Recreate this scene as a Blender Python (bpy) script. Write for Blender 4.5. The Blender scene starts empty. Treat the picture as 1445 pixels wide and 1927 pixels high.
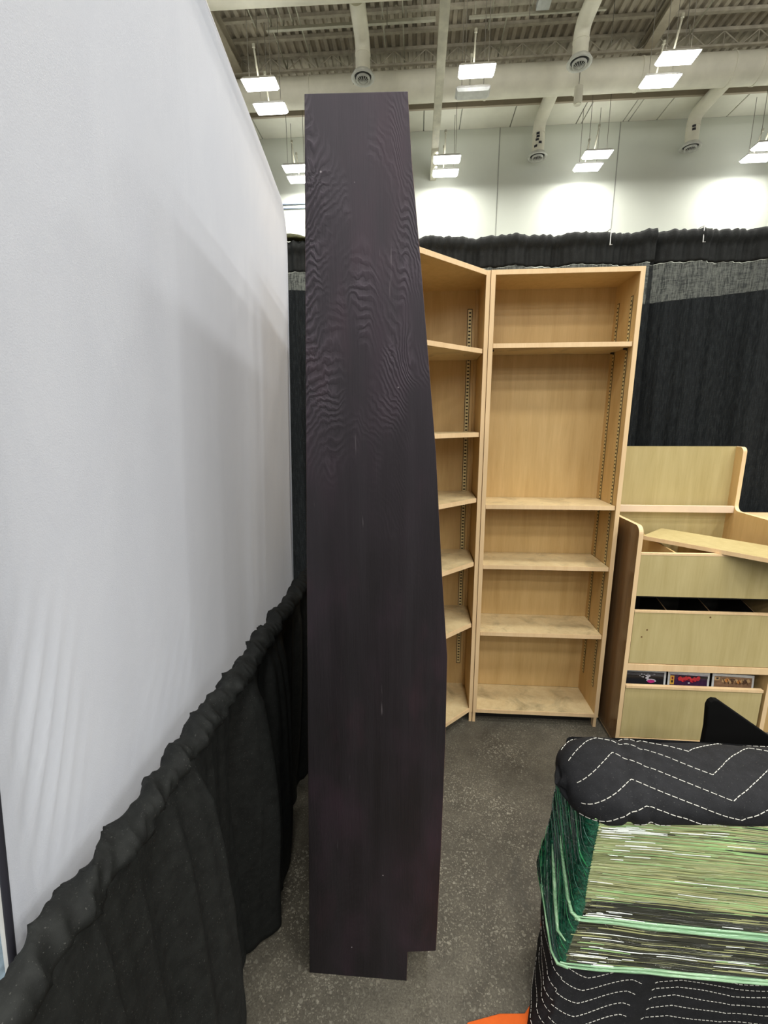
import bpy, bmesh, math, random
from mathutils import Vector, Matrix, noise
random.seed(7)
D = bpy.data
C = bpy.context.scene.collection
SC = bpy.context.scene
R = math.radians

# ------------------------------------------------------------------ camera
CAM_H = 1.52
cd = D.cameras.new('camera')
cd.sensor_fit = 'HORIZONTAL'
cd.sensor_width = 36.0
cd.lens = 834.0 / 1445.0 * 36.0
cd.clip_start = 0.02
cd.clip_end = 200
cam = D.objects.new('camera', cd)
C.objects.link(cam)
yaw, pit, rol = R(-4.1), R(11.69), R(-0.157)
fwd = Vector((math.sin(yaw) * math.cos(pit), math.cos(yaw) * math.cos(pit), -math.sin(pit)))
rt = Vector((math.cos(yaw), -math.sin(yaw), 0))
up = rt.cross(fwd)
r2 = rt * math.cos(rol) + up * math.sin(rol)
u2 = -rt * math.sin(rol) + up * math.cos(rol)
M = Matrix((r2, u2, -fwd)).transposed().to_4x4()
M.translation = Vector((0, 0, CAM_H))
cam.matrix_world = M
SC.camera = cam

# ------------------------------------------------------------------ world, exposure
SC.view_settings.view_transform = 'Standard'
SC.view_settings.look = 'None'
SC.view_settings.gamma = 1
SC.view_settings.use_curve_mapping = False
SC.view_settings.exposure = 0.0
w = D.worlds.new('hall_ambience')
SC.world = w
w.use_nodes = True
w.node_tree.nodes['Background'].inputs[0].default_value = (0.93, 0.95, 1.0, 1)
w.node_tree.nodes['Background'].inputs[1].default_value = 0.23

# ------------------------------------------------------------------ lamps of the hall outside the frame, plus added upward fill
LAMP_W = 25.0
LAMP_COL = (1.0, 0.985, 0.93)
def lamp_light(name, loc, power, size=(0.6, 0.24), parent=None):
    ld = D.lights.new(name, 'AREA')
    ld.shape = 'RECTANGLE'
    ld.size, ld.size_y = size
    ld.energy = power
    ld.color = LAMP_COL
    o = D.objects.new(name, ld)
    C.objects.link(o)
    o.location = loc
    if parent: o.parent = parent
    return o
for x in (-6.7, -2.9, 0.85, 4.3, 7.9, 11.5):
    for y in (6.4, 3.2, 0.4, -2.6, -5.6, -8.6, -12.0, -15.5, -19.0):
        lamp_light('hall_lamp_light', (x, y, 7.5), 104.0, (0.6, 0.8))
        if y > -6:
            ul = lamp_light('added_hall_upfill', (x, y, 7.6), 85.0, (0.6, 0.8)); ul.rotation_euler = (math.pi, 0, 0)  # added upward fill that brightens roof, ducts and upper wall

# ------------------------------------------------------------------ materials
class MT:
    """small node helper"""
    def __init__(s, name):
        s.m = D.materials.new(name); s.m.use_nodes = True
        s.nt = s.m.node_tree; s.n = s.nt.nodes; s.l = s.nt.links
        s.b = s.n['Principled BSDF']; s.out = s.n['Material Output']
        s.tc = None
    def new(s, t, **k):
        x = s.n.new(t)
        for a, v in k.items():
            if a.startswith('_'): setattr(x, a[1:], v)
        return x
    def co(s, scale=(1, 1, 1), rot=(0, 0, 0), kind='Object'):
        if not s.tc: s.tc = s.new('ShaderNodeTexCoord')
        mp = s.new('ShaderNodeMapping')
        mp.inputs['Scale'].default_value = scale
        mp.inputs['Rotation'].default_value = rot
        s.l.new(s.tc.outputs[kind], mp.inputs[0])
        return mp.outputs[0]
    def noise(s, scale=5, detail=3, rough=.55, co=None, dist=0):
        x = s.new('ShaderNodeTexNoise')
        x.inputs['Scale'].default_value = scale; x.inputs['Detail'].default_value = detail
        x.inputs['Roughness'].default_value = rough; x.inputs['Distortion'].default_value = dist
        if co is not None: s.l.new(co, x.inputs['Vector'])
        return x.outputs['Fac']
    def ramp(s, fac, stops, interp='LINEAR'):
        x = s.new('ShaderNodeValToRGB'); cr = x.color_ramp; cr.interpolation = interp
        while len(cr.elements) < len(stops): cr.elements.new(0.5)
        for e, (p, c) in zip(cr.elements, stops):
            e.position = p; e.color = (*c, 1) if len(c) == 3 else c
        s.l.new(fac, x.inputs[0]); return x.outputs[0]
    def math(s, op, a, b=None, clamp=False):
        x = s.new('ShaderNodeMath'); x.operation = op; x.use_clamp = clamp
        for i, v in enumerate((a, b)):
            if v is None: continue
            if isinstance(v, (int, float)): x.inputs[i].default_value = v
            else: s.l.new(v, x.inputs[i])
        return x.outputs[0]
    def mix(s, fac, a, b, mode='MIX'):
        x = s.new('ShaderNodeMix'); x.data_type = 'RGBA'; x.blend_type = mode
        for i, v in ((0, fac), (6, a), (7, b)):
            if isinstance(v, (int, float)): x.inputs[i].default_value = v
            elif isinstance(v, tuple): x.inputs[i].default_value = (*v, 1)
            else: s.l.new(v, x.inputs[i])
        return x.outputs[2]
    def bump(s, h, strength=.3, dist=.01, prev=None):
        x = s.new('ShaderNodeBump'); x.inputs['Strength'].default_value = strength
        x.inputs['Distance'].default_value = dist; s.l.new(h, x.inputs['Height'])
        if prev is not None: s.l.new(prev, x.inputs['Normal'])
        return x.outputs[0]
    def set(s, **k):
        names = dict(col='Base Color', rough='Roughness', metal='Metallic', spec='Specular IOR Level',
                     alpha='Alpha', norm='Normal', trans='Transmission Weight', sheen='Sheen Weight', coat='Coat Weight')
        for a, v in k.items():
            i = s.b.inputs[names[a]]
            if isinstance(v, (int, float)): i.default_value = v
            elif isinstance(v, tuple): i.default_value = (*v, 1)
            else: s.l.new(v, i)
        return s.m
def flat(name, col, rough=.6, metal=0, spec=.5, amp=.12, scale=9):
    t = MT(name)
    f = t.noise(scale, 4, co=t.co())
    a = tuple(c * (1 - amp) for c in col); b = tuple(min(1, c * (1 + amp)) for c in col)
    return t.set(col=t.ramp(f, [(.3, a), (.7, b)]), rough=rough, metal=metal, spec=spec)
def emit(name, col, st):
    t = MT(name); t.set(col=col)
    t.b.inputs['Emission Color'].default_value = (*col, 1); t.b.inputs['Emission Strength'].default_value = st
    return t.m

def maple(name, base, dark, rough=.42, seed=0, grime=0.0):
    t = MT(name)
    g = t.noise(3.2, 4, .6, t.co((9, 9, .9), (0, 0, seed)), .4)
    fine = t.noise(60, 3, .7, t.co((3, 3, .12)))
    big = t.noise(2.2, 2, .5, t.co((1.3, 1.3, 1)))
    f = t.math('ADD', t.math('MULTIPLY', g, .55), t.math('ADD', t.math('MULTIPLY', fine, .25), t.math('MULTIPLY', big, .3)))
    c = t.ramp(f, [(.38, dark), (.52, tuple((a + b) / 2 for a, b in zip(base, dark))), (.68, base)])
    if grime:
        gr = t.noise(7, 5, .65, t.co((1, 1, 1)), .8)
        c = t.mix(t.ramp(gr, [(.5, (0, 0, 0)), (.72, (grime,) * 3)]), c, (.22, .17, .09))
    return t.set(col=c, rough=rough, spec=.35, norm=t.bump(fine, .06, .002))
m_maple = maple('maple_veneer', (.63, .435, .195), (.50, .325, .125))
m_maple_pale = maple('pale_maple_front', (.54, .45, .22), (.44, .355, .155), seed=1)
m_maple_shelf = maple('shelf_top_maple', (.76, .62, .36), (.64, .48, .25), rough=.34, grime=.6)
m_edge = maple('maple_edge_banding', (.84, .62, .36), (.74, .51, .27), rough=.5)
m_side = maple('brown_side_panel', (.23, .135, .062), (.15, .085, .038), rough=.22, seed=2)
m_black_in = flat('black_interior', (.012, .010, .008), .6)  # also stands for the shade inside the browser bin
m_slot = flat('standard_slot', (.03, .02, .01), .7)
m_brass = flat('standard_metal', (.72, .60, .30), .35, .15)

def stained():
    t = MT('dark_stained_plywood')
    co = t.co((1, 1, 1))
    # cathedral grain: arches stacked up the board, warped by noise
    sx = t.new('ShaderNodeSeparateXYZ'); t.l.new(t.co(), sx.inputs[0])
    wx = t.noise(1.0, 2, .5, t.co((9, 9, 2.6), (0, 0, .3)), .2)
    dx = t.math('ADD', t.math('ADD', sx.outputs[0], .035), t.math('MULTIPLY', t.math('SUBTRACT', wx, .5), .16))
    n2 = t.noise(1.0, 3, .6, t.co((30, 30, 16)), .5)
    n1 = t.noise(1.0, 2, .5, t.co((11, 11, 4)), .3)
    h = t.math('ADD', t.math('MULTIPLY', sx.outputs[2], 48.0), t.math('MULTIPLY', t.math('MULTIPLY', dx, dx), 520.0))
    h = t.math('ADD', h, t.math('ADD', t.math('MULTIPLY', n2, 3.0), t.math('MULTIPLY', n1, 9.0)))
    ring = t.math('ABSOLUTE', t.math('SUBTRACT', t.math('FRACT', h), .5))
    ring = t.math('MULTIPLY', ring, 2.0)
    # the rings stand out only in patches; elsewhere the board is plain
    msk = t.ramp(t.noise(1.0, 3, .55, t.co((6, 6, 2.2), (0, 0, 1.2))), [(.42, (0, 0, 0)), (.62, (1, 1, 1))])
    zz = t.new('ShaderNodeSeparateXYZ'); t.l.new(t.co(), zz.inputs[0])
    hi = t.new('ShaderNodeMapRange'); t.l.new(zz.outputs[2], hi.inputs[0])
    hi.inputs[1].default_value = 1.25; hi.inputs[2].default_value = 1.75
    hi.inputs[3].default_value = .03; hi.inputs[4].default_value = 1.0
    msk2 = t.math('MULTIPLY', msk, hi.outputs[0])
    fine = t.noise(1.0, 4, .7, t.co((240, 240, 9)))
    streak = t.noise(1.0, 3, .6, t.co((28, 28, 1.1)))
    blot = t.noise(1.0, 3, .6, t.co((7, 7, 3.0), (0, 0, .4)))
    c = t.ramp(blot, [(.34, (.0035, .0033, .0036)), (.5, (.0068, .0054, .0068)), (.7, (.019, .0105, .016))])
    c = t.mix(t.ramp(streak, [(.42, (0, 0, 0)), (.72, (.55, .55, .55))]), c, (.013, .012, .0135))
    c = t.mix(t.math('MULTIPLY', msk2, t.math('MULTIPLY', t.math('POWER', ring, 2.0), .85)), c, (.105, .085, .105))
    c = t.mix(t.math('MULTIPLY', msk2, t.ramp(ring, [(0, (.85,) * 3), (.22, (0, 0, 0))])), c, (.004, .003, .004))
    c = t.mix(t.ramp(t.noise(1.0, 3, .6, t.co((9, 9, 3.2), (0, 0, 2.2))), [(.56, (0, 0, 0)), (.74, (.5,) * 3)]), c, (.030, .013, .019))
    # a few pale nicks and dry scratches
    sc = t.noise(1.0, 2, .5, t.co((95, 95, 7)))
    c = t.mix(t.ramp(sc, [(.745, (0, 0, 0)), (.775, (.45, .45, .45))]), c, (.13, .115, .12))
    v = t.new('ShaderNodeTexVoronoi'); t.l.new(co, v.inputs['Vector']); v.inputs['Scale'].default_value = 15
    c = t.mix(t.ramp(v.outputs['Distance'], [(.018, (.75,) * 3), (.034, (0, 0, 0))]), c, (.33, .30, .31))
    hb = t.math('ADD', t.math('MULTIPLY', t.math('MULTIPLY', ring, msk2), 1.0), t.math('MULTIPLY', fine, .3))
    return t.set(col=c, rough=t.math('ADD', t.math('MULTIPLY', streak, .2), .42), spec=.55, norm=t.bump(hb, .5, .004))
m_stain = stained()
m_stain.node_tree.nodes['Principled BSDF'].inputs['Specular Tint'].default_value = (.93, .84, .95, 1)
m_ply_edge = flat('raw_plywood_edge', (.16, .075, .045), .7, amp=.5, scale=60)

def floor_mat():
    t = MT('worn_concrete_aggregate')
    co0 = t.co()
    nd = t.new('ShaderNodeTexNoise'); nd.inputs['Scale'].default_value = 70; nd.inputs['Detail'].default_value = 2; t.l.new(co0, nd.inputs['Vector'])
    va = t.new('ShaderNodeVectorMath'); va.operation = 'MULTIPLY_ADD'; va.inputs[1].default_value = (.016, .016, 0); t.l.new(nd.outputs['Color'], va.inputs[0]); t.l.new(co0, va.inputs[2])
    co = va.outputs[0]
    v = t.new('ShaderNodeTexVoronoi'); v.inputs['Scale'].default_value = 190; t.l.new(co, v.inputs['Vector'])
    v2 = t.new('ShaderNodeTexVoronoi'); v2.inputs['Scale'].default_value = 80; t.l.new(co, v2.inputs['Vector'])
    n = t.noise(190, 4, .8, co); big = t.noise(1.7, 4, .6, co, .6); mid = t.noise(14, 4, .6, co)
    base = t.ramp(t.math('ADD', t.math('MULTIPLY', big, .6), t.math('MULTIPLY', mid, .4)),
                  [(.36, (.070, .062, .047)), (.5, (.122, .110, .083)), (.64, (.175, .158, .120))])
    base = t.mix(t.ramp(n, [(.36, (.8,) * 3), (.62, (0, 0, 0))]), base, (.045, .040, .032))
    # chips of pale aggregate, only part of the cells
    sep = t.new('ShaderNodeSeparateColor'); t.l.new(v.outputs['Color'], sep.inputs[0])
    chip = t.math('MULTIPLY', t.math('LESS_THAN', v.outputs['Distance'], .42), t.math('GREATER_THAN', sep.outputs[0], .5))
    sep2 = t.new('ShaderNodeSeparateColor'); t.l.new(v2.outputs['Color'], sep2.inputs[0])
    chip2 = t.math('MULTIPLY', t.math('LESS_THAN', v2.outputs['Distance'], .33), t.math('GREATER_THAN', sep2.outputs[1], .74))
    wear = t.ramp(t.noise(3.1, 4, .6, t.co((1, 1, 1), (0, 0, 2))), [(.4, (.18,) * 3), (.62, (1,) * 3)])
    c = t.mix(t.math('MULTIPLY', t.math('MULTIPLY', chip, .62), wear), base, t.mix(sep.outputs[1], (.22, .20, .15), (.42, .39, .31)))
    c = t.mix(t.math('MULTIPLY', t.math('MULTIPLY', chip2, .5), wear), c, (.38, .36, .29))
    st = t.ramp(t.noise(2.3, 5, .7, t.co((1, 1, 1), (0, 0, 4)), 1.2), [(.60, (0, 0, 0)), (.70, (.6,) * 3)])
    c = t.mix(st, c, (.055, .052, .043))
    return t.set(col=c, rough=.55, spec=.35, norm=t.bump(t.math('ADD', n, t.math('MULTIPLY', chip, .3)), .12, .002))
m_floor = floor_mat()

def cloth(name, col, col2, weave=900, strength=.25, rough=.72, mottle=.5, sheen=.15):
    t = MT(name)
    n = t.noise(weave, 2, .6, t.co()); b = t.noise(38, 4, .65, t.co())
    c = t.mix(t.ramp(b, [(.35, (0, 0, 0)), (.7, (mottle,) * 3)]), col, col2)
    c = t.mix(t.math('MULTIPLY', t.math('GREATER_THAN', t.noise(330, 2, .5, t.co()), .69), .35), c, (.11, .11, .10))
    return t.set(col=c, rough=rough, spec=.22, norm=t.bump(t.math('ADD', n, b), strength, .003))
m_velour = cloth('black_drape_cloth', (.007, .0077, .0072), (.020, .022, .0205))
m_quilt = cloth('black_moving_blanket', (.010, .0104, .012), (.020, .0205, .0235), 500, .2, .85, .6, .2)
m_thread = flat('white_thread', (.58, .57, .52), .8)

def sheer():
    t = MT('sheer_black_drape')
    st = t.noise(1.0, 3, .7, t.co((150, 150, 22)))
    sw = t.noise(1.0, 3, .7, t.co((20, 20, 240)))
    a = t.ramp(t.math('ADD', t.math('MULTIPLY', st, .6), t.math('MULTIPLY', sw, .4)), [(.42, (.80,) * 3), (.60, (.97,) * 3)])
    c = t.ramp(st, [(.35, (.009, .0105, .0115)), (.7, (.021, .024, .025))])
    return t.set(col=c, rough=.9, spec=.15, alpha=a)
m_sheer = sheer()

def white_fabric():
    t = MT('white_stretch_fabric')
    n = t.noise(420, 3, .7, t.co()); s = t.noise(1, 4, .65, t.co((7, 7, 3.4), (.5, 0, 0)), .6)
    fold = t.noise(1, 2, .5, t.co((3.4, 6.5, 2.0), (.65, 0, 0)), .3)
    c = t.ramp(s, [(.3, (.545, .58, .66)), (.7, (.59, .625, .70))])
    t.set(col=c, rough=.8, spec=.2, norm=t.bump(t.math('ADD', t.math('MULTIPLY', n, .06), t.math('ADD', t.math('MULTIPLY', s, .16), t.math('MULTIPLY', fold, .18))), .35, .02))
    tr = t.new('ShaderNodeBsdfTranslucent'); tr.inputs[0].default_value = (.82, .80, .82, 1)
    mx = t.new('ShaderNodeMixShader'); mx.inputs[0].default_value = .28
    t.l.new(t.b.outputs[0], mx.inputs[1]); t.l.new(tr.outputs[0], mx.inputs[2]); t.l.new(mx.outputs[0], t.out.inputs[0])
    return t.m
m_white = white_fabric()
m_piping = flat('black_piping', (.012, .012, .02), .8)
m_duct = flat('cream_painted_duct', (.72, .70, .58), .55, amp=.08, scale=3)
m_steel = flat('cream_painted_steel', (.62, .60, .48), .6, amp=.15, scale=5)
m_joist = flat('grey_brown_joist', (.34, .31, .24), .7, amp=.2, scale=8)
m_deck = flat('brown_grey_roof_deck', (.35, .315, .245), .7, amp=.25, scale=3)
m_beam = flat('brown_roof_beam', (.32, .285, .21), .7, amp=.15, scale=4)
m_fascia = flat('tan_fascia', (.42, .37, .28), .7, amp=.1, scale=2)
m_soffit = flat('cream_soffit_panel', (.80, .80, .69), .7, amp=.06, scale=1.5)
m_hwall = flat('pale_green_grey_wall', (.66, .69, .61), .75, amp=.035, scale=.6)
m_joint = flat('wall_joint', (.33, .34, .30), .8)
m_conduit = flat('pale_conduit', (.36, .35, .27), .5)
m_wire = flat('hanging_wire', (.17, .16, .13), .5)
m_house = flat('lamp_housing', (.62, .62, .60), .45)
m_lens = emit('lit_lamp_lens', (1.0, .99, .97), 22.0)
m_lens_off = flat('unlit_lamp_lens', (.72, .74, .72), .3)
m_dark = flat('diffuser_void', (.02, .02, .02), .6)
m_grille = flat('white_grille', (.60, .61, .56), .45)
m_tear = flat('torn_black_insulation', (.03, .03, .035), .9)
m_orange = cloth('orange_cloth', (.72, .13, .02), (.60, .10, .015), 600, .2, .85, .5, .1)
m_blackboard = flat('black_felt_board', (.004, .004, .004), .9, spec=.1)
m_card = flat('cardboard', (.34, .22, .12), .8)
m_cream = flat('cream_box', (.72, .68, .50), .7)
m_booth = flat('blue_grey_booth_carpet', (.14, .19, .23), .95, amp=.4, scale=25)
m_bluepipe = flat('blue_grey_pipe', (.25, .30, .40), .5)

def film(name, lo, hi, a0, a1, sx, seed=0, rough=.16):
    """stretch film: long streaks drawn along the wrap; clear between the streaks"""
    t = MT(name)
    s1 = t.noise(1, 4, .7, t.co(sx, (0, 0, 0)), .15); s2 = t.noise(1, 3, .6, t.co(tuple(v * 3.2 for v in sx), (0, 0, seed)))
    s3 = t.noise(1, 2, .5, t.co((4, 4, 9), (0, 0, seed + 1)))
    f = t.math('ADD', t.math('MULTIPLY', s1, .5), t.math('ADD', t.math('MULTIPLY', s2, .3), t.math('MULTIPLY', s3, .2)))
    c = t.ramp(f, [(.38, lo), (.62, hi)])
    a = t.ramp(f, [(.38, (a0,) * 3), (.60, (a1,) * 3)])
    return t.set(col=c, rough=rough, spec=.8, alpha=a, norm=t.bump(t.math('ADD', s1, t.math('MULTIPLY', s2, .6)), .9, .006))

# ------------------------------------------------------------------ mesh helpers
ORG = {}
class MB:
    def __init__(s): s.v = []; s.f = []; s.mi = []; s.smooth = []
    def add(s, vs, fs, mi=0, sm=False):
        b = len(s.v); s.v += [tuple(v) for v in vs]
        for f in fs: s.f.append(tuple(b + i for i in f)); s.mi.append(mi); s.smooth.append(sm)
        return s
    def box(s, x0, x1, y0, y1, z0, z1, mi=0):
        vs = [(x, y, z) for x in (x0, x1) for y in (y0, y1) for z in (z0, z1)]
        return s.add(vs, [(0, 1, 3, 2), (4, 6, 7, 5), (0, 4, 5, 1), (2, 3, 7, 6), (0, 2, 6, 4), (1, 5, 7, 3)], mi)
    def hexa(s, b4, t4, mi=0):
        return s.add(list(b4) + list(t4), [(3, 2, 1, 0), (4, 5, 6, 7), (0, 1, 5, 4), (1, 2, 6, 5), (2, 3, 7, 6), (3, 0, 4, 7)], mi)
    def prism(s, pts, d, mi=0, side=None):
        """planar polygon pts extruded by vector d; side = material index of the edge faces"""
        n = len(pts); d = Vector(d); a = [Vector(p) for p in pts]
        b = len(s.v); s.v += [tuple(p) for p in a] + [tuple(p + d) for p in a]
        for f, m in [(tuple(b + i for i in range(n)), mi), (tuple(b + n + i for i in reversed(range(n))), mi)] + \
                    [((b + i, b + n + i, b + n + (i + 1) % n, b + (i + 1) % n), mi if side is None else side) for i in range(n)]:
            s.f.append(f); s.mi.append(m); s.smooth.append(False)
        return s
    def tube(s, pts, r, n=8, mi=0, cap=True, sm=True):
        P = [Vector(p) for p in pts]; rs = r if isinstance(r, (list, tuple)) else [r] * len(P)
        vs = []
        t0 = (P[1] - P[0]).normalized()
        u = t0.orthogonal().normalized()
        for i, p in enumerate(P):
            t = (P[min(i + 1, len(P) - 1)] - P[max(i - 1, 0)]).normalized()
            u = (u - t * u.dot(t)).normalized(); v = t.cross(u)
            for k in range(n):
                a = 2 * math.pi * k / n
                vs.append(p + (u * math.cos(a) + v * math.sin(a)) * rs[i])
        fs = [(i * n + k, i * n + (k + 1) % n, (i + 1) * n + (k + 1) % n, (i + 1) * n + k) for i in range(len(P) - 1) for k in range(n)]
        s.add(vs, fs, mi, sm)
        if cap: s.add([vs[k] for k in range(n)] + [vs[-n + k] for k in range(n)], [tuple(reversed(range(n))), tuple(range(n, 2 * n))], mi)
        return s
    def grid(s, nu, nv, fn, mi=0, sm=True, closev=False):
        vs = [fn(i / (nu - 1), j / (nv if closev else nv - 1)) for i in range(nu) for j in range(nv)]
        fs = [(i * nv + j, (i + 1) * nv + j, (i + 1) * nv + (j + 1) % nv, i * nv + (j + 1) % nv)
              for i in range(nu - 1) for j in range(nv if closev else nv - 1)]
        return s.add(vs, fs, mi, sm)
    def lathe(s, cx, cy, prof, n=24, mi=0):
        vs = [(cx + r * math.cos(2 * math.pi * k / n), cy + r * math.sin(2 * math.pi * k / n), z) for r, z in prof for k in range(n)]
        fs = [(i * n + k, i * n + (k + 1) % n, (i + 1) * n + (k + 1) % n, (i + 1) * n + k) for i in range(len(prof) - 1) for k in range(n)]
        return s.add(vs, fs, mi, True)
def root_org(p):
    while p.parent: p = p.parent
    return ORG.get(p.name, Vector((0, 0, 0)))
def obj(name, mb, mats, parent=None, label=None, cat=None, group=None, kind=None, bevel=0, thick=0, org=None, nrm=True):
    """mb holds world coordinates; vertices are stored relative to the thing's base"""
    me = D.meshes.new(name)
    o3 = root_org(parent) if parent else Vector(org or (0, 0, 0))
    me.from_pydata([tuple(Vector(v) - o3) for v in mb.v], [], mb.f)
    if not isinstance(mats, (list, tuple)): mats = [mats]
    for m in mats: me.materials.append(m)
    me.polygons.foreach_set('material_index', mb.mi)
    me.polygons.foreach_set('use_smooth', mb.smooth)
    if nrm:
        bm = bmesh.new(); bm.from_mesh(me); bmesh.ops.recalc_face_normals(bm, faces=bm.faces); bm.to_mesh(me); bm.free()
    me.update()
    o = D.objects.new(name, me); C.objects.link(o)
    if parent: o.parent = parent
    else: o.location = o3; ORG[o.name] = o3
    if bevel:
        b = o.modifiers.new('bevel', 'BEVEL'); b.width = bevel; b.segments = 2; b.limit_method = 'ANGLE'; b.angle_limit = R(50)
    if thick:
        b = o.modifiers.new('thickness', 'SOLIDIFY'); b.thickness = thick; b.offset = 0
    if label: o['label'] = label
    if cat: o['category'] = cat
    if group: o['group'] = group
    if kind: o['kind'] = kind
    return o
def thing(name, loc, label, cat, group=None):
    o = D.objects.new(name, None); C.objects.link(o); o.location = loc; o.empty_display_size = .05
    ORG[o.name] = Vector(loc); o['label'] = label; o['category'] = cat
    if group: o['group'] = group
    return o
def copy_tree(o, parent=None):
    c = o.copy(); C.objects.link(c)
    if parent: c.parent = parent
    for ch in list(o.children): copy_tree(ch, c)
    return c
def interp(pts, x):
    if x <= pts[0][0]: return pts[0][1]
    for (a, va), (b, vb) in zip(pts, pts[1:]):
        if x <= b:
            t = (x - a) / (b - a); t = t * t * (3 - 2 * t)
            return va + (vb - va) * t
    return pts[-1][1]
def nz(x, y=0., z=0.): return noise.noise(Vector((x, y, z)))

# ================================================================== SETTING (most positions from here on precomputed from image pixels)
obj('floor', MB().add([(-14, -22, 0), (16, -22, 0), (16, 13.05, 0), (-14, 13.05, 0)], [(0, 1, 2, 3)]), m_floor, kind='structure')
WY, WT = 13.05, 8.72  # hall, lamps and ducts rescaled about the camera offline, then written in here
obj('wall_back', MB().box(-14, 16, WY, WY + .2, 0, WT), m_hwall, kind='structure')
wb = D.objects['wall_back']
for x in (-5.9, -1.95, 2.02, 4.95, 8.9):
    obj('wall_joint', MB().box(x - .012, x + .012, WY - .006, WY, 0, WT), m_joint, wb)
# roof deck: fluted sheet, flutes run away from the camera
mb = MB(); xs = []; x = -9.0; k = 0
while x < 13:
    for dx, z in ((0, 9.16), (.075, 9.16), (.095, 9.215), (.155, 9.215)): xs.append((x + dx, z))
    x += .175
vs = []; y0, y1 = 2.0, 12.25
for a, z in xs: vs += [(a, y0, z), (a, y1, z)]
mb.add(vs, [(2 * i, 2 * i + 2, 2 * i + 3, 2 * i + 1) for i in range(len(xs) - 1)])
obj('ceiling', mb, m_deck, kind='structure', nrm=False)
obj('trim_1', MB().box(-9, 13, 12.2, 12.26, WT - .01, 9.25), m_fascia, kind='structure')
# cream soffit of separate panels between the fascia and the wall
sof = obj('trim_2', MB().box(-9, 13, 12.26, WY + .2, WT + .03, WT + .07), m_joint, kind='structure')
sof['label'] = 'cream soffit strip along the top of the back wall'
sx = [-9, -6.9, -5.5, -4.085, -2.65, -1.2, .1, 1.0, 2.26, 3.87, 4.0, 5.0, 5.13, 5.8, 7.43, 9.0, 10.6, 13]
for a, b in zip(sx, sx[1:]):
    obj('panel', MB().box(a + .012, b - .012, 12.24, WY, WT, WT + .03), m_soffit, sof, bevel=.004)

# ================================================================== ROOF STEEL
LBL = {10.14: 'thin roof joist nearest the camera over the wide duct', 10.61: 'thin roof joist, second in front of the wide duct',
       11.06: 'latticed roof joist just in front of the wide duct', 9.67: 'thin roof joist at the upper edge of the photo'}
for y in (9.67, 10.14, 10.61):
    j = obj('roof_joist', MB().box(-9, 13, y - .035, y + .035, 9.10, 9.158), m_joist, label=LBL[y], cat='roof joist', group='roof joists')
y = 11.06
j = thing('roof_joist', (0, y, 8.8), LBL[y], 'roof joist', 'roof joists')
obj('top_chord', MB().box(-9, 13, y - .035, y + .035, 9.10, 9.158), m_joist, j)
obj('bottom_chord', MB().box(-9, 13, y - .03, y + .03, 8.84, 8.875), m_joist, j)
mb = MB(); x = -8.8; s = 1
while x < 12.8:
    mb.tube([(x, y, 8.86 if s > 0 else 9.11), (x + .33, y, 9.11 if s > 0 else 8.86)], .012, 5)
    if s > 0: mb.tube([(x + .33, y, 8.86), (x + .33, y, 9.11)], .008, 5)
    x += .33; s = -s
obj('web', mb, m_joist, j, kind='stuff')
def beam(name, x, w, z0, z1, ya, yb, mat, label):
    mb = MB().box(x - w / 2, x + w / 2, ya, yb, z0, z0 + .03).box(x - w / 2, x + w / 2, ya, yb, z1 - .03, z1).box(x - .02, x + .02, ya, yb, z0 + .03, z1 - .03)
    return obj(name, mb, mat, label=label, cat='roof beam')
beam('roof_beam', -3.93, .22, 8.86, 9.10, 3, 12.2, m_beam, 'brown roof beam running back beside the white fabric wall')
beam('roof_beam', 4.60, .20, 8.86, 9.10, 3, 12.2, m_beam, 'pale-edged roof beam running back above the brightest lamp')
beam('hanging_strut', .36, .15, 7.60, 7.82, 5, WY, m_steel, 'long cream strut running back to the wall right of the dark panel')
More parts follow.
